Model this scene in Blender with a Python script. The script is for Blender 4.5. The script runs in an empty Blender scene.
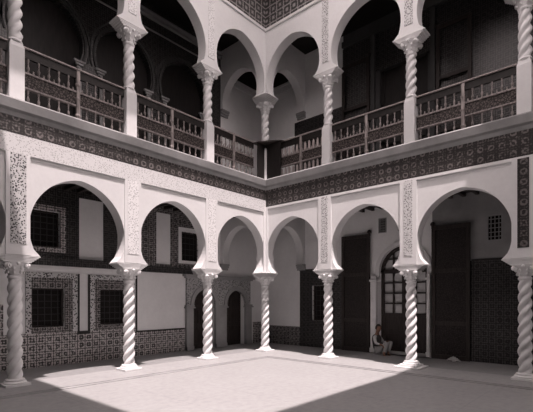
import bpy, bmesh, math, random
from mathutils import Vector, Matrix
random.seed(4)
PI = math.pi
C = bpy.context.scene.collection
BAY = 2.3

# ------------------------------------------------------------------ materials
class NT:
    def __init__(s, name, rough=0.8, spec=0.3):
        s.m = bpy.data.materials.new(name); s.m.use_nodes = True
        s.t = s.m.node_tree; s.n = s.t.nodes; s.l = s.t.links
        s.b = s.n['Principled BSDF']; s.b.inputs['Roughness'].default_value = rough
        s.b.inputs['Specular IOR Level'].default_value = spec
        s.tc = s.n.new('ShaderNodeTexCoord')
    def put(s, sock, v):
        if v is None: return
        if hasattr(v, 'links') or isinstance(v, bpy.types.NodeSocket): s.l.new(v, sock)
        else: sock.default_value = v
    def math(s, op, a, b=None, c=None):
        n = s.n.new('ShaderNodeMath'); n.operation = op
        s.put(n.inputs[0], a); s.put(n.inputs[1], b); s.put(n.inputs[2], c)
        return n.outputs[0]
    def noise(s, scale, detail=3, rough=.55, vec=None):
        n = s.n.new('ShaderNodeTexNoise'); n.inputs['Scale'].default_value = scale
        n.inputs['Detail'].default_value = detail; n.inputs['Roughness'].default_value = rough
        s.l.new(vec or s.tc.outputs['Object'], n.inputs['Vector']); return n.outputs['Fac']
    def voro(s, scale, feature='F1', vec=None, out='Distance'):
        n = s.n.new('ShaderNodeTexVoronoi'); n.feature = feature; n.inputs['Scale'].default_value = scale
        s.l.new(vec or s.tc.outputs['Object'], n.inputs['Vector']); return n.outputs[out]
    def uv(s, size):
        sep = s.n.new('ShaderNodeSeparateXYZ'); s.l.new(s.tc.outputs['Object'], sep.inputs[0])
        u = s.math('DIVIDE', s.math('ADD', sep.outputs[0], sep.outputs[1]), size)
        v = s.math('DIVIDE', sep.outputs[2], size)
        return u, v
    def ramp(s, fac, stops):
        r = s.n.new('ShaderNodeValToRGB'); e = r.color_ramp.elements
        while len(e) < len(stops): e.new(.5)
        for k, (p, c) in enumerate(stops):
            e[k].position = p; e[k].color = (*c, 1)
        s.l.new(fac, r.inputs[0]); return r.outputs[0]
    def mix(s, f, a, b, mode='MIX'):
        n = s.n.new('ShaderNodeMix'); n.data_type = 'RGBA'; n.blend_type = mode
        s.put(n.inputs[0], f)
        for i, v in ((6, a), (7, b)):
            if isinstance(v, tuple): n.inputs[i].default_value = (*v, 1)
            else: s.l.new(v, n.inputs[i])
        return n.outputs[2]
    def color(s, c):
        if isinstance(c, tuple): s.b.inputs['Base Color'].default_value = (*c, 1)
        else: s.l.new(c, s.b.inputs['Base Color'])
    def bump(s, h, strength=.4, dist=.01):
        n = s.n.new('ShaderNodeBump'); n.inputs['Strength'].default_value = strength
        n.inputs['Distance'].default_value = dist; s.l.new(h, n.inputs['Height'])
        s.l.new(n.outputs[0], s.b.inputs['Normal'])

def g(v, w=0.0):                       # a grey, a little warm
    return (v * (1 + w), v, v * (1 - w * .3))

def m_plaster(name, v=.72, dirt=.12):
    t = NT(name, .9, .15)
    n = t.noise(1.1, 5, .6); n2 = t.noise(14, 3)
    c = t.ramp(n, [(.3, g(v * (1 - dirt))), (.62, g(v))])
    c = t.mix(.15, c, t.ramp(n2, [(.35, g(v * .8)), (.6, g(v))]))
    t.color(c); t.bump(n2, .25, .006); return t.m

def m_carved(name, light=.68, dark=.3, scale=26, thr=(.25, .5)):
    t = NT(name, .9, .15)
    v = t.voro(scale); n = t.noise(scale * 1.3, 2)
    h = t.math('MULTIPLY', v, t.math('ADD', n, .6))
    c = t.ramp(h, [(thr[0], g(dark)), (thr[1], g(light))])
    t.color(c); t.bump(h, .3, .006); return t.m

def m_tile(name, size, dark, light, bias=.5, grout=None, warm=.05, freq=9.4, nz=4.0, gloss=.35, lattice=False):
    t = NT(name, gloss, .4)
    u, v = t.uv(size)
    fa = lambda x: t.math('MULTIPLY', t.math('ABSOLUTE', t.math('SUBTRACT', t.math('FRACT', x), .5)), 2)
    a, b = fa(u), fa(v)
    dia = t.math('ADD', a, b)
    cheb = t.math('MAXIMUM', a, b)
    nn = t.noise(3.2 / size, 3)
    u2, v2 = t.math('FLOOR', t.math('MULTIPLY', u, .5)), t.math('FLOOR', t.math('MULTIPLY', v, .5))
    cell = t.math('FRACT', t.math('MULTIPLY', t.math('SINE', t.math('ADD', t.math('MULTIPLY', u2, 12.99), t.math('MULTIPLY', v2, 78.23))), 43758.5))
    shape = dia if lattice else cheb
    w = t.math('SINE', t.math('ADD', t.math('MULTIPLY', shape, freq), t.math('MULTIPLY', nn, nz)))
    w2 = t.math('SINE', t.math('ADD', t.math('MULTIPLY', t.math('MULTIPLY', a, b), 14), t.math('MULTIPLY', cell, 3)))
    s = t.math('ADD', t.math('MULTIPLY', w, .3), t.math('ADD', t.math('MULTIPLY', w2, .16), t.math('MULTIPLY', nn, .9)))
    c = t.ramp(s, [(bias - .22, g(dark, warm)), (bias + .22, g(light, warm))])
    # tile to tile variation and age
    big = t.noise(1.6, 4)
    c = t.mix(1.0, c, t.ramp(big, [(.3, g(.72)), (.7, g(1.0))]), 'MULTIPLY')
    edge = t.math('GREATER_THAN', cheb, .93)
    c = t.mix(t.math('MULTIPLY', edge, .6), c, g(grout if grout is not None else dark, warm))
    t.color(c); return t.m

def m_wood(name, v=.05, warm=.25, light=None, rough=.55):
    t = NT(name, rough, .3)
    n = t.n.new('ShaderNodeTexNoise'); mp = t.n.new('ShaderNodeMapping')
    mp.inputs['Scale'].default_value = (9, 9, 1.2)
    t.l.new(t.tc.outputs['Object'], mp.inputs[0]); t.l.new(mp.outputs[0], n.inputs['Vector'])
    n.inputs['Scale'].default_value = 3; n.inputs['Detail'].default_value = 5
    c = t.ramp(n.outputs['Fac'], [(.3, g(v * .7, warm)), (.7, g(light or v * 1.5, warm))])
    t.color(c); t.bump(n.outputs['Fac'], .2, .004); return t.m

def m_carved_wood(name, size, dark, light):
    t = NT(name, .6, .25)
    v = t.voro(1 / size, 'DISTANCE_TO_EDGE'); n = t.noise(5 / size, 2)
    h = t.math('MULTIPLY', v, t.math('ADD', n, .5))
    t.color(t.ramp(h, [(.04, g(dark, .2)), (.2, g(light, .2))])); t.bump(h, .5, .01); return t.m

def m_marble(name, v=.74):
    t = NT(name, .75, .2)
    n = t.noise(2.2, 6, .65)
    c = t.ramp(n, [(.32, g(v * .8)), (.5, g(v)), (.7, g(v * .95))])
    t.color(c); t.bump(t.noise(30, 2), .1, .003); return t.m

def m_paving(name, v, var=.2, size=.62):
    t = NT(name, .6, .3)
    sep = t.n.new('ShaderNodeSeparateXYZ'); t.l.new(t.tc.outputs['Object'], sep.inputs[0])
    fu = t.math('FRACT', t.math('DIVIDE', sep.outputs[0], size)); fv = t.math('FRACT', t.math('DIVIDE', sep.outputs[1], size))
    e = t.math('MAXIMUM', t.math('GREATER_THAN', fu, .985), t.math('GREATER_THAN', fv, .985))
    n = t.noise(.9, 5, .65); n2 = t.noise(9, 4, .6)
    c = t.ramp(n, [(.3, g(v * (1 - var))), (.65, g(v))])
    c = t.mix(.5, c, t.ramp(n2, [(.3, g(v * .75)), (.6, g(v * 1.02))]))
    c = t.mix(t.math('MULTIPLY', e, .18), c, g(v * .4))
    t.color(c); t.bump(n2, .2, .006); return t.m

def m_flat(name, v, warm=.05, rough=.6, spec=.3, metal=0):
    t = NT(name, rough, spec); t.b.inputs['Metallic'].default_value = metal
    c = v if isinstance(v, tuple) else g(v, warm)
    n = t.noise(12, 2)
    t.color(t.ramp(n, [(.3, tuple(x * .85 for x in c)), (.7, tuple(min(1, x * 1.08) for x in c))])); return t.m

M = dict(
    plaster=m_plaster('lime plaster', .72, .08),
    plaster_in=m_plaster('aged plaster', .86, .1),
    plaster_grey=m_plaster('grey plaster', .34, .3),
    carved=m_carved('carved plaster', .66, .34, 32, (.2, .42)),
    strip_dark=m_carved('dark arabesque inlay', .55, .05, 32, (.38, .54)),
    strip_mid=m_carved('grey arabesque inlay', .6, .1, 30, (.3, .5)),
    strip_pale=m_carved('pale arabesque inlay', .76, .42, 30, (.3, .5)),
    band=m_tile('dark glazed tile band', .2, .025, .17, .6, warm=.1, nz=7),
    frieze=m_tile('lattice tile frieze', .26, .03, .34, .55, grout=.42, freq=6.28, nz=2.0),
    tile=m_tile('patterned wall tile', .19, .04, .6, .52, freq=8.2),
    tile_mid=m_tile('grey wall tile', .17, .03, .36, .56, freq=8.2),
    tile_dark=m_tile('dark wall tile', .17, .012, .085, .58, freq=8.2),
    border=m_carved('scroll border tile', .6, .04, 24, (.36, .5)),
    blackline=m_flat('black tile edging', .03),
    marble=m_marble('white marble', .72),
    stone=m_carved('carved portal stone', .4, .08, 24, (.28, .5)),
    stone_plain=m_plaster('portal stone', .36, .3),
    court=m_paving('pale marble paving', .32, .12, 1.1),
    gallery=m_paving('worn gallery paving', .26, .3, .5),
    kerb=m_paving('kerb marble', .33, .15, .9),
    wood=m_wood('dark timber', .025),
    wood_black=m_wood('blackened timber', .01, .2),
    wood_rail=m_wood('worn handrail timber', .3, .12, .42),
    baluster=m_wood('worn turned timber', .15, .12, .34),
    panel=m_carved_wood('fretted timber panel', .05, .01, .085),
    leaf=m_carved_wood('interlaced door timber', .05, .012, .03),
    iron=m_flat('black iron', .03, .05, .5, .4),
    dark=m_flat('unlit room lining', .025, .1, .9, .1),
    curtain=m_plaster('net curtain', .6, .2),
    shadow_stone=m_plaster('shade toned stone', .075, .3),  # stone with the upper gallery's shade put into its colour
    sillstone=m_plaster('sill stone', .3, .4),
    skin=m_flat('skin', (.22, .12, .085), rough=.6),
    hair=m_flat('black hair', .012), shirt=m_plaster('pale cotton', .5, .2),
    vest=m_flat('dark cloth', .04), trousers=m_plaster('pale trouser cloth', .4, .2),
)

# ------------------------------------------------------------------ helpers
def obj(name, bm, mat, parent=None, smooth=False, loc=None):
    me = bpy.data.meshes.new(name)
    bmesh.ops.recalc_face_normals(bm, faces=bm.faces[:])
    if smooth:
        for f in bm.faces: f.smooth = True
    bm.to_mesh(me); bm.free()
    me.materials.append(M[mat] if isinstance(mat, str) else mat)
    if smooth: me.set_sharp_from_angle(angle=math.radians(smooth if smooth is not True else 50))
    o = bpy.data.objects.new(name, me); C.objects.link(o)
    if parent: o.parent = parent
    if loc: o.location = loc
    return o
def struct(name, bm, mat, parent=None, **k):
    o = obj(name, bm, mat, parent, **k)
    if not parent: o['kind'] = 'structure'
    return o
def tag(o, label, cat, group=None):
    o['label'] = label; o['category'] = cat; o['kind'] = 'thing'
    if group: o['group'] = group
    return o
def thing(name, label, cat, loc=(0, 0, 0), rz=0, group=None, kind=None):
    o = bpy.data.objects.new(name, None); C.objects.link(o); o.empty_display_size = .1
    o.location = loc; o.rotation_euler = (0, 0, rz)
    if kind: o['kind'] = kind
    if label: tag(o, label, cat, group)
    return o
def dup(root, loc, rz, label, group=None):
    r = root.copy(); C.objects.link(r); r.location = loc; r.rotation_euler = (0, 0, rz); r['label'] = label
    if group: r['group'] = group
    for ch in [c for c in bpy.data.objects if c.parent == root]:
        c = ch.copy(); C.objects.link(c); c.parent = r
        for q in [d for d in bpy.data.objects if d.parent == ch]:
            d = q.copy(); C.objects.link(d); d.parent = c
    return r
NB = bmesh.new
def box(bm, x0, x1, y0, y1, z0, z1, bev=0):
    r = bmesh.ops.create_cube(bm, size=1)
    for v in r['verts']:
        v.co = Vector(((x0 + x1) / 2 + v.co.x * (x1 - x0), (y0 + y1) / 2 + v.co.y * (y1 - y0), (z0 + z1) / 2 + v.co.z * (z1 - z0)))
    if bev:
        es = list({e for v in r['verts'] for e in v.link_edges})
        bmesh.ops.bevel(bm, geom=es, offset=bev, segments=2, profile=.5, affect='EDGES')
    return bm
def ML(t, d, z): return (-t, d, z)       # along the left arcade, d = depth into the gallery
def MR(t, d, z): return (d, -t, z)       # along the right arcade
def mbox(bm, F, t0, t1, d0, d1, z0, z1, bev=0):
    a, b = F(t0, d0, z0), F(t1, d1, z1)
    return box(bm, min(a[0], b[0]), max(a[0], b[0]), min(a[1], b[1]), max(a[1], b[1]), z0, z1, bev)
def prism(bm, pts, F, d0, d1):
    """polygon in (t, z) extruded in depth"""
    vs = [bm.verts.new(F(t, d0, z)) for t, z in pts]
    f = bm.faces.new(vs)
    r = bmesh.ops.extrude_face_region(bm, geom=[f])
    d = Vector(F(0, d1, 0)) - Vector(F(0, d0, 0))
    for v in r['geom']:
        if isinstance(v, bmesh.types.BMVert): v.co += d
    bmesh.ops.triangulate(bm, faces=[q for q in bm.faces if len(q.verts) > 4])
    return bm
def arch_pts(c, zc, hw, off, zb, n=22):
    """pointed horseshoe from left foot over the apex to the right foot; hw half width, off centre offset"""
    R = hw + off
    cut = .12 if zc - zb > .4 else 0
    apex = math.acos(off / R); low = -math.asin(min(1, (zc - zb - cut) / R))
    left = [(-.77, zb)] if cut else []
    for k in range(n + 1):
        a = low + (apex - low) * k / n
        left.append((off - R * math.cos(a), zc + R * math.sin(a)))
    pts = [(c + x, z) for x, z in left] + [(c - x, z) for x, z in reversed(left[:-1])]
    return pts
def arcade(bm, F, bays, zc, hw, off, zb, zt, d0, d1):
    for (t0, t1) in bays:
        c = (t0 + t1) / 2
        prism(bm, [(t0, zb)] + arch_pts(c, zc, hw, off, zb) + [(t1, zb), (t1, zt), (t0, zt)], F, d0, d1)
def ring(bm, F, c, zc, hw, off, zb, w, d0, d1):
    a = arch_pts(c, zc, hw, off, zb); b = arch_pts(c, zc, hw + w, off, zb)
    n = len(a)
    q = [[bm.verts.new(F(t, d, z)) for t, z in s] for s, d in ((a, d0), (b, d0), (b, d1), (a, d1))]
    for i in range(n - 1):
        for k in range(4):
            p, r = q[k], q[(k + 1) % 4]
            bm.faces.new((p[i], p[i + 1], r[i + 1], r[i]))
    for i in (0, n - 1): bm.faces.new([q[k][i] for k in range(4)])
def holed(bm, F, t0, t1, z0, z1, holes, d0, d1):
    ts = sorted({t0, t1} | {h[k] for h in holes for k in (0, 1) if t0 < h[k] < t1})
    zs = sorted({z0, z1} | {h[k] for h in holes for k in (2, 3) if z0 < h[k] < z1})
    V = {}
    def vt(t, z):
        if (t, z) not in V: V[t, z] = bm.verts.new(F(t, d0, z))
        return V[t, z]
    fs = []
    for i in range(len(ts) - 1):
        for j in range(len(zs) - 1):
            ct, cz = (ts[i] + ts[i + 1]) / 2, (zs[j] + zs[j + 1]) / 2
            if any(h[0] < ct < h[1] and h[2] < cz < h[3] for h in holes): continue
            fs.append(bm.faces.new((vt(ts[i], zs[j]), vt(ts[i + 1], zs[j]), vt(ts[i + 1], zs[j + 1]), vt(ts[i], zs[j + 1]))))
    r = bmesh.ops.extrude_face_region(bm, geom=fs)
    d = Vector(F(0, d1, 0)) - Vector(F(0, d0, 0))
    for v in r['geom']:
        if isinstance(v, bmesh.types.BMVert): v.co += d
def lathe(bm, prof, n=20, cx=0, cy=0):
    rings = [[bm.verts.new((cx + r * math.cos(2 * PI * k / n), cy + r * math.sin(2 * PI * k / n), z)) for k in range(n)] for r, z in prof]
    for a, b in zip(rings, rings[1:]):
        for k in range(n): bm.faces.new((a[k], a[(k + 1) % n], b[(k + 1) % n], b[k]))
    bm.faces.new(rings[0][::-1]); bm.faces.new(rings[-1])
    return bm
def tube(bm, p, q, r, n=6):
    p, q = Vector(p), Vector(q); ax = (q - p).normalized()
    m = ax.to_track_quat('Z', 'Y').to_matrix()
    R = [[bm.verts.new(c + m @ Vector((r * math.cos(2 * PI * k / n), r * math.sin(2 * PI * k / n), 0))) for k in range(n)] for c in (p, q)]
    for k in range(n): bm.faces.new((R[0][k], R[0][(k + 1) % n], R[1][(k + 1) % n], R[1][k]))
    bm.faces.new(R[0][::-1]); bm.faces.new(R[1])

# ------------------------------------------------------------------ floors
bm = NB(); box(bm, -11.5, -.9, -9.2, -.9, -.2, 0); struct('floor', bm, 'court')
bm = NB(); box(bm, -11.5, 2.0, -.9, -.82, -.2, .015); box(bm, -.9, -.82, -9.2, -.9, -.2, .015); struct('trim_1', bm, 'stone_plain')
bm = NB(); box(bm, -11.5, .3, -.82, .25, -.2, .03); box(bm, -.82, .25, -9.2, -.82, -.2, .03); struct('floor_kerb', bm, 'kerb')
bm = NB(); box(bm, -11.5, 2.2, .25, 2.4, -.2, .028); box(bm, .25, 2.2, -9.2, .25, -.2, .028); struct('floor_gallery', bm, 'gallery')

# ------------------------------------------------------------------ arcade walls
ZI, ZC, HW, OFF = 2.42, 2.95, .96, .10
UI, UC = 7.75, 8.2
for F, side in ((ML, 'left'), (MR, 'right')):
    bays = [(BAY * i, BAY * (i + 1)) for i in range(4)]
    e0 = -.15 if F is ML else .15
    L = F is ML
    bs = [(max(a, e0) if a == 0 and not L else a, b) for a, b in bays]
    bm = NB()
    for i, (a, b) in enumerate(bays):
        c = (a + b) / 2
        a0 = -.15 if (i == 0 and L) else (.15 if i == 0 else a)
        prism(bm, [(a0, ZI)] + arch_pts(c, ZC, HW, OFF, ZI) + [(b, ZI), (b, 5.0), (a0, 5.0)], F, -.15, .15)
    if L: mbox(bm, F, 9.2, 11.5, -.15, .15, .03, 5.0)
    struct('wall_' + side, bm, 'plaster')
    # raised framework round the recessed panels
    bm = NB()
    bot = 4.25 if L else 4.34
    top = 4.60 if L else 4.40
    mbox(bm, F, .15, 9.2, -.182, -.15, bot, top)
    hw = .20; bv = NB() if L else bm
    for i in range(5):
        c = BAY * i
        lo, hi = (max(c - hw, .182) if i else .182), (c + hw if i < 4 else c)
        if i == 0: hi = .26
        mbox(bv, F, lo, hi, -.182, -.15, ZI, bot)
    struct('trim_2' if L else 'trim_3', bm, 'carved' if L else 'plaster')
    if L: struct('trim_53', bv, 'plaster')
    # thin raised moulding inside each panel
    bm = NB()
    for i in range(4):
        a, b = BAY * i + (hw if i else .26), BAY * (i + 1) - hw
        mbox(bm, F, a + .03, b - .03, -.158, -.15, bot - .06, bot - .03)
    struct('trim_4' if L else 'trim_5', bm, 'plaster')
    # arabesque strips over the columns
    for i in range(1, 4):
        bm = NB(); mbox(bm, F, BAY * i - (.13 if L else .1), BAY * i + (.13 if L else .1), -.19, -.182, 2.62, bot + (.0 if L else .02))
        o = struct('trim_%d' % ((5 if L else 8) + i), bm, (['strip_pale', 'strip_pale', 'strip_dark'] if L else ['strip_mid', 'strip_mid', 'band'])[i - 1])  # last right strip takes dark tile to stand in for its shade
    # glazed band and stone sill
    bm = NB(); mbox(bm, F, .17, 9.2, -.17, -.15, top, 4.93)
    struct('trim_12' if L else 'trim_13', bm, 'band')
    bm = NB()
    prof = [(.15, 4.9), (-.15, 4.9), (-.18, 4.91), (-.19, 4.99), (-.23, 5.03), (-.25, 5.19), (-.23, 5.22), (.15, 5.22)]
    e = -.15 if L else .15
    ends = []
    for side_t in ('a', 'b'):
        vs = []
        for d, z in prof:
            tt = (-d if d < .15 else -.15) if side_t == 'a' else 9.2   # mitred inner corner
            if side_t == 'a': tt = -d
            vs.append(bm.verts.new(F(tt, d, z)))
        ends.append(vs)
    n = len(prof)
    for k in range(n): bm.faces.new((ends[0][k], ends[0][(k + 1) % n], ends[1][(k + 1) % n], ends[1][k]))
    bm.faces.new(ends[0]); bm.faces.new(ends[1][::-1])
    struct('trim_14' if L else 'trim_15', bm, 'sillstone')
    # upper wall
    bm = NB()
    for i, (a, b) in enumerate(bays):
        c = (a + b) / 2
        a0 = -.15 if (i == 0 and L) else (.15 if i == 0 else a)
        prism(bm, [(a0, UI)] + arch_pts(c, UC, HW, OFF, UI) + [(b, UI), (b, 11.6), (a0, 11.6)], F, -.15, .15)
    if L: mbox(bm, F, 9.2, 11.5, -.15, .15, 5.0, 11.6)
    struct('wall_' + side + '_upper', bm, 'plaster')
    for i in range(1, 4):
        bm = NB(); mbox(bm, F, BAY * i - .1, BAY * i + .1, -.162, -.15, 7.98, 9.71)
        struct('trim_%d' % ((15 if L else 18) + i), bm, 'strip_pale' if L else 'strip_mid')
    bm = NB(); mbox(bm, F, .17, 9.2, -.17, -.15, 9.78, 11.2); struct('trim_22' if L else 'trim_23', bm, 'frieze')
    bm = NB(); mbox(bm, F, .2 if not L else .15, 9.2, -.2, -.15, 9.71, 9.78); struct('trim_24' if L else 'trim_25', bm, 'plaster')

# ------------------------------------------------------------------ near walls, slabs and roof round the light well
bm = NB(); box(bm, -11.7, 2.2, -9.4, -9.2, -.2, 11.6); struct('wall_near', bm, 'plaster_in')
bm = NB(); box(bm, -11.7, -11.5, -9.2, 2.2, -.2, 11.6); struct('wall_far_left', bm, 'tile_dark')  # unseen wall, tiled dark to cut the light bounced onto the right side
bm = NB()
XE, YE = -8.3, -8.05
XN, YN = -1.2, -1.8                      # unseen eave overhangs, added to shade the upper facade
for a in ((-11.7, XE, -9.4, 2.2), (XN, 2.2, -9.4, 2.2), (XE, XN, -9.4, YE), (XE, XN, YN, 2.2)): box(bm, a[0], a[1], a[2], a[3], 11.6, 11.8)
struct('ceiling_roof', bm, 'plaster_in')
bm = NB(); box(bm, -11.5, 2.1, .15, 2.1, 4.36, 5.15); box(bm, .15, 2.1, -9.2, .15, 4.36, 5.15); struct('ceiling', bm, 'wood')
bm = NB()
for k in range(34): box(bm, -9.1 + k * .32, -9.02 + k * .32, .16, 1.89, 4.27, 4.36)
for k in range(28): box(bm, .16, 1.89, -9.1 + k * .32, -9.02 + k * .32, 4.27, 4.36)
struct('trim_26', bm, 'wood')
bm = NB(); box(bm, -11.5, 2.1, .15, 2.1, 9.95, 10.1); box(bm, .15, 2.1, -9.2, .15, 9.95, 10.1); struct('ceiling_upper', bm, 'wood_black')

# ------------------------------------------------------------------ transverse arches at the corner bay
for nm, F in (('wall_corner_left', ML), ('wall_corner_right', MR)):
    G = (lambda t, d, z: (d, t, z)) if F is ML else (lambda t, d, z: (t, d, z))
    bm = NB()
    prism(bm, [(.15, 2.82), (.22, 2.82)] + arch_pts(1.0, 3.12, .78, .1, 2.82) + [(1.9, 2.82), (1.9, 4.36), (.15, 4.36)], G, -.13, .15)
    struct(nm, bm, 'plaster')
    bm = NB()
    prism(bm, [(.15, 8.0), (.2, 8.0)] + arch_pts(1.02, 8.2, .78, .06, 8.0) + [(1.9, 8.0), (1.9, 9.95), (.15, 9.95)], G, -.13, .15)
    struct(nm + '_upper', bm, 'plaster_in')
    for z in (2.82, 8.0):
        bm = NB()
        for k, w in enumerate((.12, .09, .05)):
            a, b = G(1.9 - w, -.16, 0), G(1.9, .18, 0)
            box(bm, min(a[0], b[0]), max(a[0], b[0]), min(a[1], b[1]), max(a[1], b[1]), z - .07 * (k + 1), z - .07 * k - .005)
        struct('trim_%d' % (27 + (z > 5) + 2 * (F is MR)), bm, 'stone_plain')

# ------------------------------------------------------------------ gallery back walls (left)
D = 1.9
# t = -x.  openings: (t0,t1,z0,z1)
winA = (5.22, 5.97, .95, 1.88); winB = (3.60, 4.33, .95, 1.88)
winC = (5.33, 6.05, 2.86, 3.72); winD = (1.05, 1.72, 2.82, 3.72)
portalL = [(.41, 1.33, 0, 1.95), (-1.0, -.08, 0, 1.95)]
bm = NB(); holed(bm, ML, -2.2, 11.5, 0, 5.0, [winA, winB, winC, winD] + portalL, D, D + .3); struct('wall_gallery_left', bm, 'plaster_in')
# tiled dado and panels
bm = NB()
holed(bm, ML, 3.26, 9.2, .03, .82, [], D - .02, D)
struct('trim_31', bm, 'tile')
bm = NB(); mbox(bm, ML, 1.62, 3.26, D - .02, D, .03, .74); mbox(bm, ML, -1.9, -1.45, D - .02, D, .03, .8); struct('trim_32', bm, 'tile')
for k, (a, b, w) in enumerate(((4.92, 6.10, winA), (3.34, 4.60, winB))):
    bm = NB(); holed(bm, ML, a + .12, b - .12, .82, 2.13, [w], D - .02, D); struct('trim_%d' % (33 + k), bm, 'tile_mid')
    bm = NB(); holed(bm, ML, a, b, .82, 2.25, [(a + .12, b - .12, .82, 2.13)], D - .025, D); struct('trim_%d' % (35 + k), bm, 'border')
bm = NB(); mbox(bm, ML, 6.55, 9.2, D - .02, D, .82, 1.5); struct('trim_37', bm, 'tile')
bm = NB()
holed(bm, ML, 4.60, 4.92, .74, 2.25, [(4.65, 4.87, .82, 2.25)], D - .03, D)
holed(bm, ML, 1.62, 3.30, .70, 2.38, [(1.62, 3.26, .74, 2.38)], D - .03, D)
struct('trim_38', bm, 'blackline')
# dark ledges above the dado, tall upper tile fields
bm = NB(); prism(bm, [(3.72, 2.42), (6.2, 2.42), (6.05, 2.62), (3.9, 2.62)], ML, D - .1, D)
prism(bm, [(1.35, 2.40), (3.2, 2.40), (3.1, 2.58), (1.45, 2.58)], ML, D - .1, D); struct('trim_39', bm, 'tile_dark')
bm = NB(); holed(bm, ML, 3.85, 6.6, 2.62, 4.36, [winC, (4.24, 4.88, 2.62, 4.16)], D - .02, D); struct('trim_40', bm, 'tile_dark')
bm = NB(); holed(bm, ML, .92, 3.2, 2.58, 4.36, [(.92, 1.86, 2.72, 3.84), (2.14, 2.64, 2.66, 4.16)], D - .02, D); struct('trim_41', bm, 'tile_mid')
bm = NB(); holed(bm, ML, 5.21, 6.17, 2.74, 3.84, [winC], D - .04, D); struct('trim_42', bm, 'tile')

def window(num, F, w, nx, nz, d=D):
    t = thing('window_%d' % num, None, None, kind='structure')
    bm = NB(); mbox(bm, F, w[0], w[1], d + .2, d + .22, w[2], w[3]); obj('dark_backing', bm, 'dark', t)  # dark sheet stands in for the unlit room behind the grille
    bm = NB(); holed(bm, F, w[0], w[1], w[2], w[3], [(w[0] + .04, w[1] - .04, w[2] + .04, w[3] - .04)], d + .1, d + .16); obj('frame', bm, 'wood', t)
    bm = NB()
    for k in range(1, nx):
        x = w[0] + (w[1] - w[0]) * k / nx; tube(bm, F(x, d + .05, w[2]), F(x, d + .05, w[3]), .009)
    for k in range(1, nz):
        z = w[2] + (w[3] - w[2]) * k / nz; tube(bm, F(w[0], d + .05, z), F(w[1], d + .05, z), .009)
    obj('grille', bm, 'iron', t); return t
window(1, ML, winA, 5, 6); window(2, ML, winB, 5, 6); window(3, ML, winC, 5, 6); window(4, ML, winD, 4, 5)

# carved double stone doorway
pt = thing('door_surround', 'carved grey stone double doorway with two round arches on the left gallery wall', 'doorway', (0.16, D, 0))
def FP(t, d, z): return (-t - .16, d - D, z)
bm = NB()
for c in (.87, -.54):
    prism(bm, [(c - .705, 1.42)] + arch_pts(c, 1.45, .45, .03, 1.42) + [(c + .705, 1.42), (c + .705, 2.28), (c - .705, 2.28)], FP, D - .08, D + .0)
obj('carved_panel', bm, 'stone', pt)
bm = NB()
for c in (.87, -.54): ring(bm, FP, c, 1.45, .45, .03, 1.42, .13, D - .11, D - .08)
obj('archivolt', bm, 'stone_plain', pt)
for a, b in ((1.33, 1.60), (-.08, .41), (-1.30, -1.0)):
    bm = NB(); mbox(bm, FP, a, b, D - .1, D, .03, 1.34, .01)
    mbox(bm, FP, a - .0, b + .0, D - .13, D, .03, .16, .01); obj('pilaster', bm, 'stone_plain', pt)
    bm = NB(); mbox(bm, FP, a - .04, b + .04, D - .15, D, 1.34, 1.38, .008); mbox(bm, FP, a - .02, b + .02, D - .12, D, 1.38, 1.44, .008); obj('pilaster_capital', bm, 'stone_plain', pt)
bm = NB(); mbox(bm, FP, -1.33, 1.64, D - .13, D, 2.28, 2.33, .01); mbox(bm, FP, -1.4, 1.7, D - .18, D, 2.33, 2.40, .01); obj('cornice', bm, 'stone_plain', pt)
for k, (a, b, _, _) in enumerate(portalL):
    t = thing('door_%d' % (k + 1), None, None, kind='structure')
    bm = NB(); mbox(bm, ML, a, b, D + .18, D + .23, .03, 1.95); obj('door_leaf', bm, 'wood', t)
    bm = NB()
    m = (a + b) / 2
    for x0, x1 in ((a + .06, m - .04), (m + .04, b - .06)):
        for z0, z1 in ((.15, .7), (.8, 1.3), (1.4, 1.8)):
            holed(bm, ML, x0, x1, z0, z1, [(x0 + .04, x1 - .04, z0 + .04, z1 - .04)], D + .165, D + .18)
    obj('panelling', bm, 'wood', t)

# ------------------------------------------------------------------ gallery back walls (right)
pr0, pr1 = 2.86, 4.28                   # big glazed portal
pc = (pr0 + pr1) / 2
winE = (.42, 1.02, .92, 2.08); winF = (5.75, 6.1, 3.07, 3.72)
g1 = (2.82, 3.08, 3.58, 4.02); g2 = (3.42, 3.68, 3.58, 4.02)
bm = NB()
holed(bm, MR, -1.9, 4.4, 0, 5.0, [winE, g1, g2, (pr0 - .04, pr1 + .04, 0, 3.3)], D, D + .3)
struct('wall_gallery_right', bm, 'plaster_in')
bm = NB(); holed(bm, MR, 4.4, 9.2, 0, 5.0, [winF], D, D + .3); struct('wall_gallery_near_right', bm, 'plaster_grey')  # darker plaster tone carries the dimmer light of this stretch
bm = NB()
prism(bm, [(pr0 - .04, 2.35)] + arch_pts(pc, 2.42, .71, .04, 2.35) + [(pr1 + .04, 2.35), (pr1 + .04, 3.3), (pr0 - .04, 3.3)], MR, D, D + .3)
struct('wall_gallery_tympanum', bm, 'plaster_in')
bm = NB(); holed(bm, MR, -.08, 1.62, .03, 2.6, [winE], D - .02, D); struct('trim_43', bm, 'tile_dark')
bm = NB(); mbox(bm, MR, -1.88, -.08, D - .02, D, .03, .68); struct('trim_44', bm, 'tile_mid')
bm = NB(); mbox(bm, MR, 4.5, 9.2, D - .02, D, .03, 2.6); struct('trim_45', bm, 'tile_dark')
bm = NB(); mbox(bm, MR, -.1, 1.6, D - .03, D, 2.6, 2.64); mbox(bm, MR, 5.4, 9.2, D - .03, D, 2.6, 2.64); struct('trim_46', bm, 'blackline')
window(5, MR, winE, 4, 7); 
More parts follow.
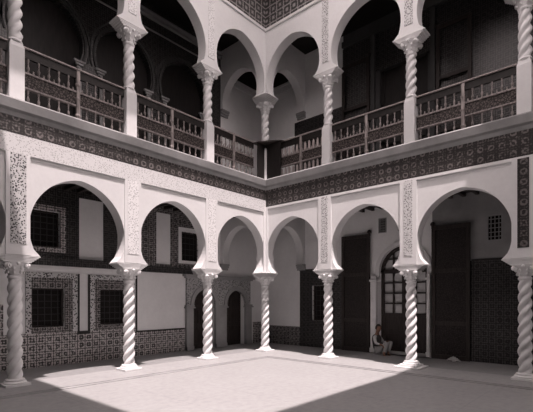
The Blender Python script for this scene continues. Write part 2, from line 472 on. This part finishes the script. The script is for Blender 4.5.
def lattice(num, F, w):
    t = thing('window_%d' % num, None, None, kind='structure')
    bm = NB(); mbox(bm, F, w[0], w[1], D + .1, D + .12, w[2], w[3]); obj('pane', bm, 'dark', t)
    bm = NB(); nx, nz = 4, 6
    for k in range(1, nx):
        x = w[0] + (w[1] - w[0]) * k / nx; mbox(bm, F, x - .008, x + .008, D + .02, D + .05, w[2], w[3])
    for k in range(1, nz):
        z = w[2] + (w[3] - w[2]) * k / nz; mbox(bm, F, w[0], w[1], D + .02, D + .05, z - .008, z + .008)
    holed(bm, F, w[0], w[1], w[2], w[3], [(w[0] + .03, w[1] - .03, w[2] + .03, w[3] - .03)], D, D + .06)
    obj('lattice', bm, 'stone_plain', t)
lattice(6, MR, g1); lattice(7, MR, g2); lattice(8, MR, winF)

# glazed double door under the big arch
t = thing('door_3', None, None, kind='structure')
bm = NB(); dd = D + .1
holes = []
cols = [(pr0 + .10, pr0 + .36), (pr0 + .40, pr0 + .64), (pc + .07, pc + .31), (pc + .35, pr1 - .10)]
for a, b in cols:
    for k in range(4): holes.append((a, b, 1.22 + .30 * k, 1.22 + .30 * k + .26))
holed(bm, MR, pr0, pr1, .12, 2.45, holes, dd, dd + .05)
mbox(bm, MR, pr0, pr1, dd - .02, dd + .06, 2.42, 2.5)
mbox(bm, MR, pc - .03, pc + .03, dd - .02, dd + .06, .12, 3.14)
mbox(bm, MR, pr0 + .36, pr0 + .40, dd, dd + .05, 2.45, 2.98); mbox(bm, MR, pr1 - .40, pr1 - .36, dd, dd + .05, 2.45, 2.98)
mbox(bm, MR, pr0, pr1, dd, dd + .05, 2.78, 2.82)
obj('door_frame', bm, 'wood', t)
bm = NB(); ring(bm, MR, pc, 2.42, .62, .04, 2.42, .1, dd - .02, dd + .06); obj('fanlight_frame', bm, 'wood', t)
bm = NB(); mbox(bm, MR, pr0, pr1, dd + .06, dd + .07, 1.15, 3.14); obj('pane', bm, 'curtain', t)
bm = NB()
for a, b in ((pr0 + .08, pc - .06), (pc + .06, pr1 - .08)):
    for z0, z1 in ((.2, .62), (.7, 1.12)): holed(bm, MR, a, b, z0, z1, [(a + .06, b - .06, z0 + .06, z1 - .06)], dd - .015, dd)
obj('panelling', bm, 'wood', t)
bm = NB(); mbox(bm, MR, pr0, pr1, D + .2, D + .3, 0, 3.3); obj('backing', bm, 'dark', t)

st = thing('stone_archway', 'pale marble archway framing the glazed double door on the right gallery wall', 'archway', (D, -pc, .028))
def FS(t_, d, z): return (d - D, -t_ + pc, z - .028)
for a, b in ((pr0 - .22, pr0 - .04), (pr1 + .02, pr1 + .10)):
    bm = NB(); mbox(bm, FS, a, b, D - .16, D, .028, 2.12, .012); mbox(bm, FS, a - .02, b + .02, D - .18, D, .028, .16, .01); obj('pilaster', bm, 'marble', st)
    bm = NB(); mbox(bm, FS, a - .03, b + .03, D - .19, D, 2.12, 2.18, .01); mbox(bm, FS, a, b, D - .15, D, 2.18, 2.28, .01); obj('pilaster_capital', bm, 'marble', st)
bm = NB(); ring(bm, FS, pc, 2.42, .71, .04, 2.28, .12, D - .06, D); obj('archivolt', bm, 'plaster', st)
bm = NB(); mbox(bm, FS, pr0 - .04, pr1 + .02, D - .2, D, .028, .1, .01); obj('threshold', bm, 'stone_plain', st)

# tall studded leaves folded back on both sides of the archway
def tall_leaf(t0, t1, z0, z1, d, label, hinge):
    t = thing('folding_door', label, 'door', (d, -(t0 + t1) / 2, z0), 0)
    cc = (t0 + t1) / 2
    def FL(a, b, z): return (b - d, -a + cc, z - z0)
    bm = NB(); mbox(bm, FL, t0, t1, d - .04, d + .0, z0, z1 - .02, .004); obj('door_board', bm, 'leaf', t)
    bm = NB(); holed(bm, FL, t0, t1, z0, z1, [(t0 + .09, t1 - .09, z0 + .12, z0 + .9), (t0 + .09, t1 - .09, z0 + 1.0, z0 + 2.3), (t0 + .09, t1 - .09, z0 + 2.4, z1 - .1)], d - .07, d - .04)
    obj('door_frame', bm, 'wood', t)
    bm = NB(); h = t1 - .02 if hinge > 0 else t0 + .02
    lathe(bm, [(.04, z1 - z0 - .05), (.04, z1 - z0 + .02), (.07, z1 - z0 + .04), (.06, z1 - z0 + .09), (.02, z1 - z0 + .13)], 12, -.03, -h + cc)
    obj('pivot', bm, 'wood', t, True)
tall_leaf(1.62, 2.58, .03, 3.58, D - .04, 'tall dark wooden door leaf folded left of the glazed archway', 1)
tall_leaf(4.42, 5.38, .03, 3.58, D - .04, 'tall dark wooden door leaf folded right of the glazed archway', -1)

# ------------------------------------------------------------------ upper gallery back walls
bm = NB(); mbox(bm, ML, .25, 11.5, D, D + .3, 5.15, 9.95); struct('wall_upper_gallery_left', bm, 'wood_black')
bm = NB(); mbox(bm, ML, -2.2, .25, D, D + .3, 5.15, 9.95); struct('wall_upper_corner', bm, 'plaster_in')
bm = NB()
for z0, z1, p in ((9.0, 9.06, .05), (9.18, 9.24, .08)):
    box(bm, .16, D - .0, D - p, D, z0, z1); box(bm, D - p, D, .16, D - .0, z0, z1)
struct('trim_54', bm, 'plaster_in')
bm = NB(); box(bm, .16, D, D - .03, D, 9.24, 9.94); box(bm, D - .03, D, .16, D, 9.24, 9.94); struct('trim_55', bm, 'wood')
bm = NB()
cs = [1.79, 3.73, 5.67, 7.61]
edges = [.15 + .15, 2.76, 4.70, 6.64, 9.2]
for c, a, b in zip(cs, edges, edges[1:]):
    prism(bm, [(a, 5.15), (c - .66, 5.15), (c - .66, 7.5)] + arch_pts(c, 7.85, .8, .12, 7.5) + [(c + .66, 7.5), (c + .66, 5.15), (b, 5.15), (b, 9.95), (a, 9.95)], ML, D - .2, D)
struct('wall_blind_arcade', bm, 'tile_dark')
bm = NB()
for c in cs:
    ring(bm, ML, c, 7.85, .84, .12, 7.5, .05, D - .23, D - .2); ring(bm, ML, c, 7.85, .95, .12, 7.5, .04, D - .22, D - .2)
struct('trim_47', bm, 'shadow_stone')
for c in cs:
    for sg in (-1, 1):
        t0 = c + sg * .7
        bm = NB()
        for k, w in enumerate((.06, .10, .14)): box(bm, -t0 - w, -t0 + w, D - .2 - .03 - .02 * k, D - .2, 7.3 + .06 * k, 7.355 + .06 * k, .006)
        tube(bm, (-t0, D - .25, 5.15), (-t0, D - .25, 7.3), .045, 10)
        o = obj('engaged_column', bm, 'plaster_grey'); o['kind'] = 'structure'; o.name = 'trim_48'
bm = NB()
for z0, z1, p in ((9.52, 9.57, .28), (9.63, 9.69, .32), (9.2, 9.23, .24)): mbox(bm, ML, .3, 9.2, D - p, D - .2, z0, z1)
struct('trim_49', bm, 'plaster_grey')
# right
bm = NB(); mbox(bm, MR, -1.9, 1.62, D, D + .3, 5.15, 9.95); struct('wall_upper_gallery_right', bm, 'plaster_in')
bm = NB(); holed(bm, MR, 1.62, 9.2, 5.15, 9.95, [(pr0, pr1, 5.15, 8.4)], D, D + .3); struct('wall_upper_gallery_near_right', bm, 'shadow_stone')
bm = NB(); mbox(bm, MR, -.3, 1.62, D - .03, D, 5.15, 7.72); mbox(bm, MR, 1.62, 2.7, D - .03, D, 5.15, 9.5); mbox(bm, MR, 4.4, 9.2, D - .03, D, 5.15, 9.5)
mbox(bm, MR, 2.7, 4.4, D - .03, D, 8.4, 9.5)
struct('trim_50', bm, 'tile_dark')
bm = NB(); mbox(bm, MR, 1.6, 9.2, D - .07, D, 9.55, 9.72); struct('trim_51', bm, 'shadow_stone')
bm = NB(); mbox(bm, MR, pr0, pr1, D + .15, D + .2, 5.15, 8.4)
for a in (pr0, pc - .04, pr1 - .1): mbox(bm, MR, a, a + .1, D + .1, D + .15, 5.15, 8.4)
for z in (6.2, 7.3): mbox(bm, MR, pr0, pr1, D + .1, D + .15, z, z + .1)
struct('door_4', bm, 'wood_black')
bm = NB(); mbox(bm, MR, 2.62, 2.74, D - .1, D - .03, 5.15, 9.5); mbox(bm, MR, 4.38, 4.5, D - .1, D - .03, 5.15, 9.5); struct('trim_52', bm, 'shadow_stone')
tall_leaf(1.64, 2.58, 5.16, 8.9, D - .05, 'tall dark wooden door leaf on the upper gallery, left of the doorway', 1)
tall_leaf(4.54, 5.42, 5.16, 8.9, D - .05, 'tall dark wooden door leaf on the upper gallery, right of the doorway', -1)

# ------------------------------------------------------------------ twisted columns
def shaft(z0, z1, r0=.118, amp=.022, starts=3, pitch=.64):
    bm = NB(); n = 36; nz = int((z1 - z0) / .03)
    rings = []
    for j in range(nz + 1):
        z = z0 + (z1 - z0) * j / nz; e = min(1, (z - z0) / .08, (z1 - z) / .08)
        row = []
        for k in range(n):
            a = 2 * PI * k / n
            ph = starts * (a - 2 * PI * z / pitch)
            w = abs(math.cos(ph / 2)) * 2.6 - 1.75          # rounded lobes with sharp grooves
            r = r0 * (1.05 - .08 * (z - z0) / (z1 - z0)) + amp * w * (.25 + .75 * e) + .006
            row.append(bm.verts.new((r * math.cos(a), r * math.sin(a), z)))
        rings.append(row)
    for a, b in zip(rings, rings[1:]):
        for k in range(n): bm.faces.new((a[k], a[(k + 1) % n], b[(k + 1) % n], b[k]))
    bm.faces.new(rings[0][::-1]); bm.faces.new(rings[-1])
    return bm
def capital(z0, h=.36):
    bm = NB(); n = 32; prof = [(.108, 0, 0), (.125, .02, 0), (.125, .05, 0), (.104, .07, 0), (.115, .12, .1), (.14, .2, .3), (.175, .26, .55), (.2, .30, .8), (.205, .31, .9)]
    rings = []
    for r, dz, sq in prof:
        row = []
        for k in range(n):
            a = 2 * PI * k / n
            s = 1 / max(abs(math.cos(a)), abs(math.sin(a)))
            leaf = .012 * abs(math.sin(4 * a)) if .08 < dz < .3 else 0
            rr = r * ((1 - sq) + sq * min(s, 1.3)) + leaf
            row.append(bm.verts.new((rr * math.cos(a), rr * math.sin(a), z0 + dz * h / .36)))
        rings.append(row)
    for a, b in zip(rings, rings[1:]):
        for k in range(n): bm.faces.new((a[k], a[(k + 1) % n], b[(k + 1) % n], b[k]))
    bm.faces.new(rings[0][::-1]); bm.faces.new(rings[-1])
    return bm
def leaves(bm, z0, h):
    for k in range(8):                                    # leaf tips
        a = k * PI / 4 + PI / 8
        for r, dz, q in ((.14, .12, .022), (.165, .2, .024)):
            m = Matrix.Translation((r * math.cos(a), r * math.sin(a), z0 + dz * h / .36)) @ Matrix.Diagonal((1, 1, 1.4, 1))
            bmesh.ops.create_uvsphere(bm, u_segments=8, v_segments=5, radius=q, matrix=m)
    for k in range(4):                                    # rosette on each face
        a = k * PI / 2
        bmesh.ops.create_uvsphere(bm, u_segments=8, v_segments=6, radius=.032, matrix=Matrix.Translation((.2 * math.cos(a), .2 * math.sin(a), z0 + .28 * h / .36)))
    return bm
def volute(z0, h, k):
    bm = NB()
    a = PI / 4 + k * PI / 2; d = Vector((math.cos(a), math.sin(a), 0)); s = Vector((-d.y, d.x, 0))
    for rr, w in ((.05, .03), (.028, .05)):
        c = d * .22 + Vector((0, 0, z0 + .245 * h / .36)); tube(bm, c - s * w, c + s * w, rr, 14)
    return bm
def impost(z1, corner=False):
    bm = NB()                                             # stepped corbel table carrying the arch feet
    for k in range(5):
        w = .235 + .036 * k; z = z1 - .13 + .026 * k; d = .165 + .004 * k
        if corner: box(bm, -w, .2, -w, .2, z, z + .017)
        else: box(bm, -w, w, -d, d, z, z + .017)
    w = .2
    box(bm, -w, w, -.155, .155, z1 - .13, z1 - .002)
    return bm
def make_column(kind, corner=False):
    lo = kind == 'low'
    t = thing('twisted_column', 'x', 'column', (0, 0, .03 if lo else 5.22))
    if lo:
        bm = NB(); box(bm, -.21, .21, -.21, .21, 0, .045, .008); obj('plinth', bm, 'marble', t)
        bm = NB(); lathe(bm, [(.18, .045), (.195, .06), (.18, .085), (.155, .09), (.165, .105), (.155, .125), (.13, .13)], 28); obj('base', bm, 'marble', t, True)
        zs, ze, zi = .12, 1.96, ZI - .03
    else:
        bm = NB(); box(bm, -.125, .125, -.125, .125, 0, 1.0)
        for v in bm.verts: pass
        r = bmesh.ops.create_cone(bm, cap_ends=True, segments=4, radius1=.125 * 1.414, radius2=.09 * 1.414, depth=.12, matrix=Matrix.Translation((0, 0, 1.06)) @ Matrix.Rotation(PI / 4, 4, 'Z'))
        obj('pedestal', bm, 'plaster', t)
        bm = NB(); lathe(bm, [(.12, 1.1), (.13, 1.12), (.115, 1.15), (.1, 1.16)], 24); obj('base', bm, 'marble', t, True)
        zs, ze, zi = 1.14, 2.08, UI - 5.22
    bm = shaft(zs, ze, .103 if lo else .1, .022 if lo else .02); obj('shaft', bm, 'marble', t, 60)
    h = zi - .13 - ze
    hh = h / .31 * .36; o = obj('capital', leaves(capital(ze, hh), ze, hh), 'marble', t, 40)
    for k in range(4): obj('volute', volute(ze, hh, k), 'marble', o, 40)
    obj('impost', impost(zi, corner), 'marble', t)
    return t
GL, GU = 'twisted columns of the ground floor arcade', 'twisted columns of the upper gallery'
names = ['first', 'second', 'third', 'fourth']
for kind, GG, nm in (('low', GL, 'ground floor'), ('up', GU, 'upper floor')):
    z = .03 if kind == 'low' else 5.22
    cc = make_column(kind, True); tag(cc, 'slender twisted marble column in the inner corner of the court, %s' % nm, 'column', GG)
    p = make_column(kind)
    lab = lambda s, k: {'low': {'L': ['twisted marble column right of the framed tile windows, before the carved double doorway', 'sunlit twisted marble column between the two leftmost wide ground floor arches', 'large partly shaded twisted marble column at the far left, ground floor', 'twisted marble column beyond the left edge of the photo, ground floor'],
            'R': ['sunlit twisted marble column just right of the corner column, ground floor', 'twisted marble column on square base in front of glazed archway', 'dark shaded twisted marble column at the far right, ground floor']},
            'up': {'L': ['upper twisted column on white pedestal, first one left of the corner', 'upper twisted column on white pedestal, second one left of the corner', 'upper twisted column on white pedestal nearest the left edge', 'upper twisted column beyond the left edge of the photo'],
            'R': ['upper twisted column on white pedestal, first one right of the corner', 'upper twisted column on white pedestal, second one right of the corner', 'dim upper twisted column nearest the right edge']}}[kind][s][k]
    first = True
    for k in range(1, 4):
        if first: p.location = (-BAY, 0, z); tag(p, lab('L', 0), 'column', GG); first = False
        else: dup(p, (-BAY * k, 0, z), 0, lab('L', k - 1), GG)
    for k in range(1, 4): dup(p, (0, -BAY * k, z), -PI / 2, lab('R', k - 1), GG)
# stone slab under the second right column
bm = NB(); box(bm, -.3, .3, -.3, .3, 0, .028, .005); o = obj('column_slab', bm, 'marble', None, loc=(0, -4.6, .031)); tag(o, 'square marble slab under the column before the glazed archway', 'slab')
for ob in [q for q in bpy.data.objects if q.name.startswith('twisted_column')]:
    if abs(ob.location.y + 4.6) < .01 and ob.location.z < 1: ob.location.z += .03; ob.scale = (1, 1, (ZI - .06) / (ZI - .03))

# ------------------------------------------------------------------ balustrades
def baluster_prof(z0, z1, r=.024):
    h = z1 - z0
    P = [(.9, 0), (.9, .1), (.5, .14), (.95, .24), (1.15, .36), (.7, .5), (.45, .58), (.8, .64), (.45, .7), (.75, .82), (.9, .9), (.9, 1)]
    return [(r * a, z0 + h * b) for a, b in P]
def make_balustrade(kind, x0=-1.02, x1=1.02):
    t = thing('balustrade', 'x', 'balustrade')
    def part(nm, bm, mat, sm=False): return obj(nm, bm, mat, t, sm)
    bm = NB(); box(bm, x0, x1, -.055, .055, 1.065, 1.092, .006); part('handrail', bm, 'wood_rail')
    bm = NB(); box(bm, x0, x1, -.02, .03, .90, 1.06); part('upper_board', bm, 'wood_black')
    for z in (.60, .32, .02):
        bm = NB(); box(bm, x0, x1, -.035, .035, z, z + .035, .005); part('rail', bm, 'baluster')
    bm = NB(); box(bm, x0, x1, -.012, .012, .355, .60)
    part('fretted_panel', bm, 'panel')
    mid = (x0 + x1) / 2
    bm = NB(); box(bm, mid - .035, mid + .035, -.045, .045, .0, 1.06, .006)
    for z in (.14, .48, .76): bmesh.ops.create_uvsphere(bm, u_segments=12, v_segments=8, radius=.058, matrix=Matrix.Translation((mid, 0, z)))
    part('post', bm, 'baluster', 40)
    n = 11; w = x1 - x0
    for k in range(n):
        x = x0 + w * (k + .5) / n
        if abs(x - mid) < .05: continue
        for z0, z1 in ((.635, .90), (.055, .32)):
            bm = NB()
            if kind == 'turned': lathe(bm, baluster_prof(z0, z1), 10, x, 0); part('baluster', bm, 'baluster', 40)
            else:
                pts = [(x - .03, z0), (x + .03, z0), (x + .03, z1 - .08), (x, z1 - .02), (x - .03, z1 - .08)]
                prism(bm, pts, lambda a, d, z: (a, d, z), -.015, .015); part('picket', bm, 'wood_rail')
        for zz in (.655,):
            pass
    # little finials standing between the balusters on the middle rail
    for k in range(1, n):
        bm = NB(); x = x0 + w * k / n; lathe(bm, [(.016, .63), (.02, .66), (.01, .68), (.016, .695), (.003, .71)], 8, x, 0)
        part('finial', bm, 'baluster', 40)
    return t
GB = 'timber balustrades between the upper columns'
H = BAY / 2
b0 = make_balustrade('turned'); b0.location = (-BAY - H, 0, 5.22); tag(b0, 'dark turned timber balustrade, middle bay of the left upper gallery', 'balustrade', GB)
dup(b0, (-2 * BAY - H, 0, 5.22), 0, 'dark turned timber balustrade, large bay at the left of the photo', GB)
dup(b0, (-3 * BAY - H, 0, 5.22), 0, 'sliver of dark timber balustrade at the extreme left edge', GB)
dup(b0, (0, -BAY - H, 5.22), -PI / 2, 'dark turned timber balustrade, middle bay of the right upper gallery', GB)
dup(b0, (0, -2 * BAY - H, 5.22), -PI / 2, 'very dark turned timber balustrade towards the right edge, upper gallery', GB)
b1 = make_balustrade('turned', -1.02, .62); b1.location = (-H, 0, 5.22); tag(b1, 'turned timber balustrade just left of the corner post', 'balustrade', GB)
b2 = make_balustrade('picket', -.55, 1.02); b2.location = (0, -H, 5.22); b2.rotation_euler = (0, 0, -PI / 2); tag(b2, 'timber balustrade with pale pointed pickets just right of the corner post', 'balustrade', GB)
# boarded corner with its white post
cp = thing('corner_parapet', 'dark boarded parapet corner with flat triangular top before the corner column', 'parapet', (-.15, -.15, 5.22))
bm = NB()
vs = [(-.42, .17), (-.36, -.03), (-.03, -.6), (.17, -.68), (.17, .17)]
lo = [bm.verts.new((x, y, 1.05)) for x, y in vs]; hi = [bm.verts.new((x, y, 1.08)) for x, y in vs]
bm.faces.new(lo); bm.faces.new(hi)
for k in range(5): bm.faces.new((lo[k], lo[(k + 1) % 5], hi[(k + 1) % 5], hi[k]))
obj('parapet_top', bm, 'wood', cp)
bm = NB(); box(bm, -.38, .01, -.03, -.005, .0, 1.05); obj('board', bm, 'wood_black', cp)
bm = NB(); box(bm, -.03, -.005, -.62, -.03, .0, 1.05); obj('board', bm, 'wood_black', cp)
bm = NB(); box(bm, -.085, -.03, -.085, -.03, 0, .9, .005); bmesh.ops.create_uvsphere(bm, u_segments=10, v_segments=6, radius=.035, matrix=Matrix.Translation((-.058, -.058, .92)))
o = obj('corner_post', bm, 'plaster', cp); o['label'] = 'slim white post with small knob'

# ------------------------------------------------------------------ person sitting in the archway
def skin(name, chains, mat, parent=None, sub=2):
    """chains: list of [(x,y,z,r), ...]; a chain whose first point repeats an earlier one joins it"""
    me = bpy.data.meshes.new(name); V, E, Rr = [], [], []
    for ch in chains:
        prev = None
        for p in ch:
            key = tuple(round(c, 4) for c in p[:3])
            idx = next((i for i, v in enumerate(V) if v == key), None)
            if idx is None: V.append(key); Rr.append(p[3]); idx = len(V) - 1
            if prev is not None and prev != idx: E.append((prev, idx))
            prev = idx
    me.from_pydata(V, E, []); o = bpy.data.objects.new(name, me); C.objects.link(o)
    md = o.modifiers.new('s', 'SKIN')
    for i, sv in enumerate(me.skin_vertices[0].data): sv.radius = (Rr[i], Rr[i]); sv.use_root = (i == 0)
    md.use_smooth_shade = True
    ms = o.modifiers.new('d', 'SUBSURF'); ms.levels = sub; ms.render_levels = sub
    me.materials.append(M[mat])
    if parent: o.parent = parent
    return o
pe = thing('person', 'person sitting on the archway threshold in dark waistcoat, pale sleeves and pale trousers', 'person', (1.6, -2.96, .06))
# local frame: +y is towards the pilaster behind the back, -y the way the person faces
hip = (0, 0, .13); ch_ = (0, .05, .42); nk = (0, .03, .56)
def fingers(base, d, up, side):
    out = []
    d, up, side = Vector(d).normalized(), Vector(up).normalized(), Vector(side).normalized()
    B = Vector(base)
    for k, ln in enumerate((.062, .07, .066, .052)):
        a = B + d * .05 + side * (.024 - .016 * k)
        b = a + d * ln * .5; c = b + d * ln * .35 - up * ln * .3
        out.append([(*B, .018), (*a, .0085), (*b, .008), (*c, .0065)])
    a = B + side * .03 + d * .015; out.append([(*B, .018), (*a, .01), (*(a + side * .02 + d * .028), .009), (*(a + side * .02 + d * .05 - up * .012), .007)])
    return out
hr, hl = (-.22, -.22, .27), (.14, -.26, .36)
head_c = Vector((-.02, -.01, .69))
body = [[(*hip, .1), (0, .03, .28, .1), (*ch_, .105), (*nk, .055), (-.01, .015, .62, .05), (*head_c, .05)],
        [(*ch_, .105), (-.15, .04, .47, .045), (-.2, -.03, .3, .034), (*hr, .018)],
        [(*ch_, .105), (.15, .04, .47, .045), (.19, -.08, .3, .034), (*hl, .018)],
        [(*hip, .1), (-.09, -.06, .1, .07), (-.16, -.36, .33, .05), (-.2, -.27, -.0, .03), (-.24, -.36, -.04, .024)],
        [(*hip, .1), (.09, -.06, .1, .07), (.06, -.38, .35, .05), (.0, -.30, -.0, .03), (-.02, -.39, -.04, .024)]]
body += fingers(hr, (-.1, -.6, -.5), (0, -.3, .6), (1, 0, 0)) + fingers(hl, (-.2, -1, -.1), (0, 0, 1), (-1, 0, 0))
skin('body', body, 'skin', pe)
bm = NB()                                                    # head with face
bmesh.ops.create_uvsphere(bm, u_segments=24, v_segments=18, radius=1)
for v in bm.verts:
    x, y, z = v.co
    f = max(0, -y)
    jaw = 1 - .28 * max(0, -z)
    nx, ny, nz = x * .075 * jaw, y * .092 * (1 - .1 * max(0, -z)), z * .115
    ny -= .018 * f * math.exp(-((x / .16) ** 2) - ((z + .12) / .16) ** 2)        # nose
    ny += .008 * f * (math.exp(-(((abs(x) - .36) / .16) ** 2) - ((z - .08) / .12) ** 2))   # eye sockets
    ny -= .006 * f * math.exp(-((x / .25) ** 2) - ((z + .5) / .1) ** 2)
    v.co = (nx, ny, nz)
for s in (-1, 1):
    bmesh.ops.create_uvsphere(bm, u_segments=8, v_segments=6, radius=.02, matrix=Matrix.Translation((s * .074, .005, 0)) @ Matrix.Diagonal((.35, .8, 1.4, 1)))
bmesh.ops.rotate(bm, verts=bm.verts, matrix=Matrix.Rotation(-.5, 3, 'Z') @ Matrix.Rotation(.2, 3, 'X'))
obj('head', bm, 'skin', pe, True, loc=head_c + Vector((0, -.01, .03)))
bm = NB()
bmesh.ops.create_uvsphere(bm, u_segments=20, v_segments=14, radius=1)
bmesh.ops.delete(bm, geom=[v for v in bm.verts if v.co.z < -.25 or (v.co.y < -.35 and v.co.z < .45)], context='VERTS')
for v in bm.verts: v.co = Vector((v.co.x * .086, v.co.y * .1 + .004, v.co.z * .125 + .005)) * (1 + .03 * math.sin(v.co.x * 60) * math.sin(v.co.z * 50 + v.co.y * 40))
bmesh.ops.rotate(bm, verts=bm.verts, matrix=Matrix.Rotation(-.5, 3, 'Z') @ Matrix.Rotation(.2, 3, 'X'))
o = obj('hair', bm, 'hair', pe, True, loc=head_c + Vector((0, -.01, .03)))
sm = o.modifiers.new('t', 'SOLIDIFY'); sm.thickness = .012
skin('waistcoat', [[(0, .0, .1, .13), (0, .01, .2, .14), (0, .035, .3, .14), (*ch_, .15), (0, .045, .5, .13), (0, .04, .55, .07)]], 'vest', pe)
skin('sleeve', [[(0.0, .045, .48, .06), (-.15, .04, .475, .056), (-.205, -.03, .3, .044), (-.218, -.17, .28, .032)]], 'shirt', pe)
skin('sleeve', [[(0.0, .045, .48, .06), (.15, .04, .475, .056), (.195, -.08, .3, .044), (.16, -.2, .335, .032)]], 'shirt', pe)
skin('trousers', [[(*hip, .118), (-.09, -.06, .105, .085), (-.16, -.365, .335, .064), (-.195, -.28, .06, .05)],
                  [(*hip, .118), (.09, -.06, .105, .085), (.06, -.385, .355, .064), (.005, -.31, .06, .05)]], 'trousers', pe)

# small pale cloth at the foot of the dark dado
bm = NB(); bmesh.ops.create_grid(bm, x_segments=14, y_segments=10, size=.5)
for v in bm.verts:
    x, y = v.co.x, v.co.y; r = math.hypot(x, y)
    v.co = (x * .34, y * .2, .012 + max(0, .09 * math.cos(r * 2.6)) + .022 * math.sin(x * 19 + y * 9) * math.cos(y * 15))
o = obj('crumpled_cloth', bm, 'shirt', None, True, loc=(1.6, -5.05, .028)); tag(o, 'small crumpled pale cloth on the floor by the dark dado, right side', 'cloth')
sm = o.modifiers.new('t', 'SOLIDIFY'); sm.thickness = .008; o.rotation_euler = (0, 0, .9)

# ------------------------------------------------------------------ light and camera
TINT = (1.0, .855, .845)
sd = bpy.data.lights.new('sun', 'SUN'); sd.energy = 6.0; sd.angle = math.radians(.6); sd.color = TINT
so = bpy.data.objects.new('sun', sd); C.objects.link(so)
so.rotation_euler = Vector((.16, .285, -1)).to_track_quat('-Z', 'Y').to_euler(); so.location = (-6, -6, 20)
w = bpy.data.worlds.new('sky'); bpy.context.scene.world = w; w.use_nodes = True
bg = w.node_tree.nodes['Background']; bg.inputs[0].default_value = (*TINT, 1); bg.inputs[1].default_value = 3.3
cd = bpy.data.cameras.new('camera'); co = bpy.data.objects.new('camera', cd); C.objects.link(co)
co.location = (-9.53, -8.53, 1.6); co.rotation_euler = (PI / 2, 0, -math.atan2(.747, .664))
cd.sensor_width = 36; cd.lens = 415 / 533 * 36; cd.shift_y = 94 / 533; cd.clip_start = .05
sc = bpy.context.scene; sc.camera = co
sc.view_settings.view_transform = 'Standard'; sc.view_settings.look = 'None'
sc.view_settings.exposure = 0.33; sc.view_settings.gamma = 1.0; sc.view_settings.use_curve_mapping = False
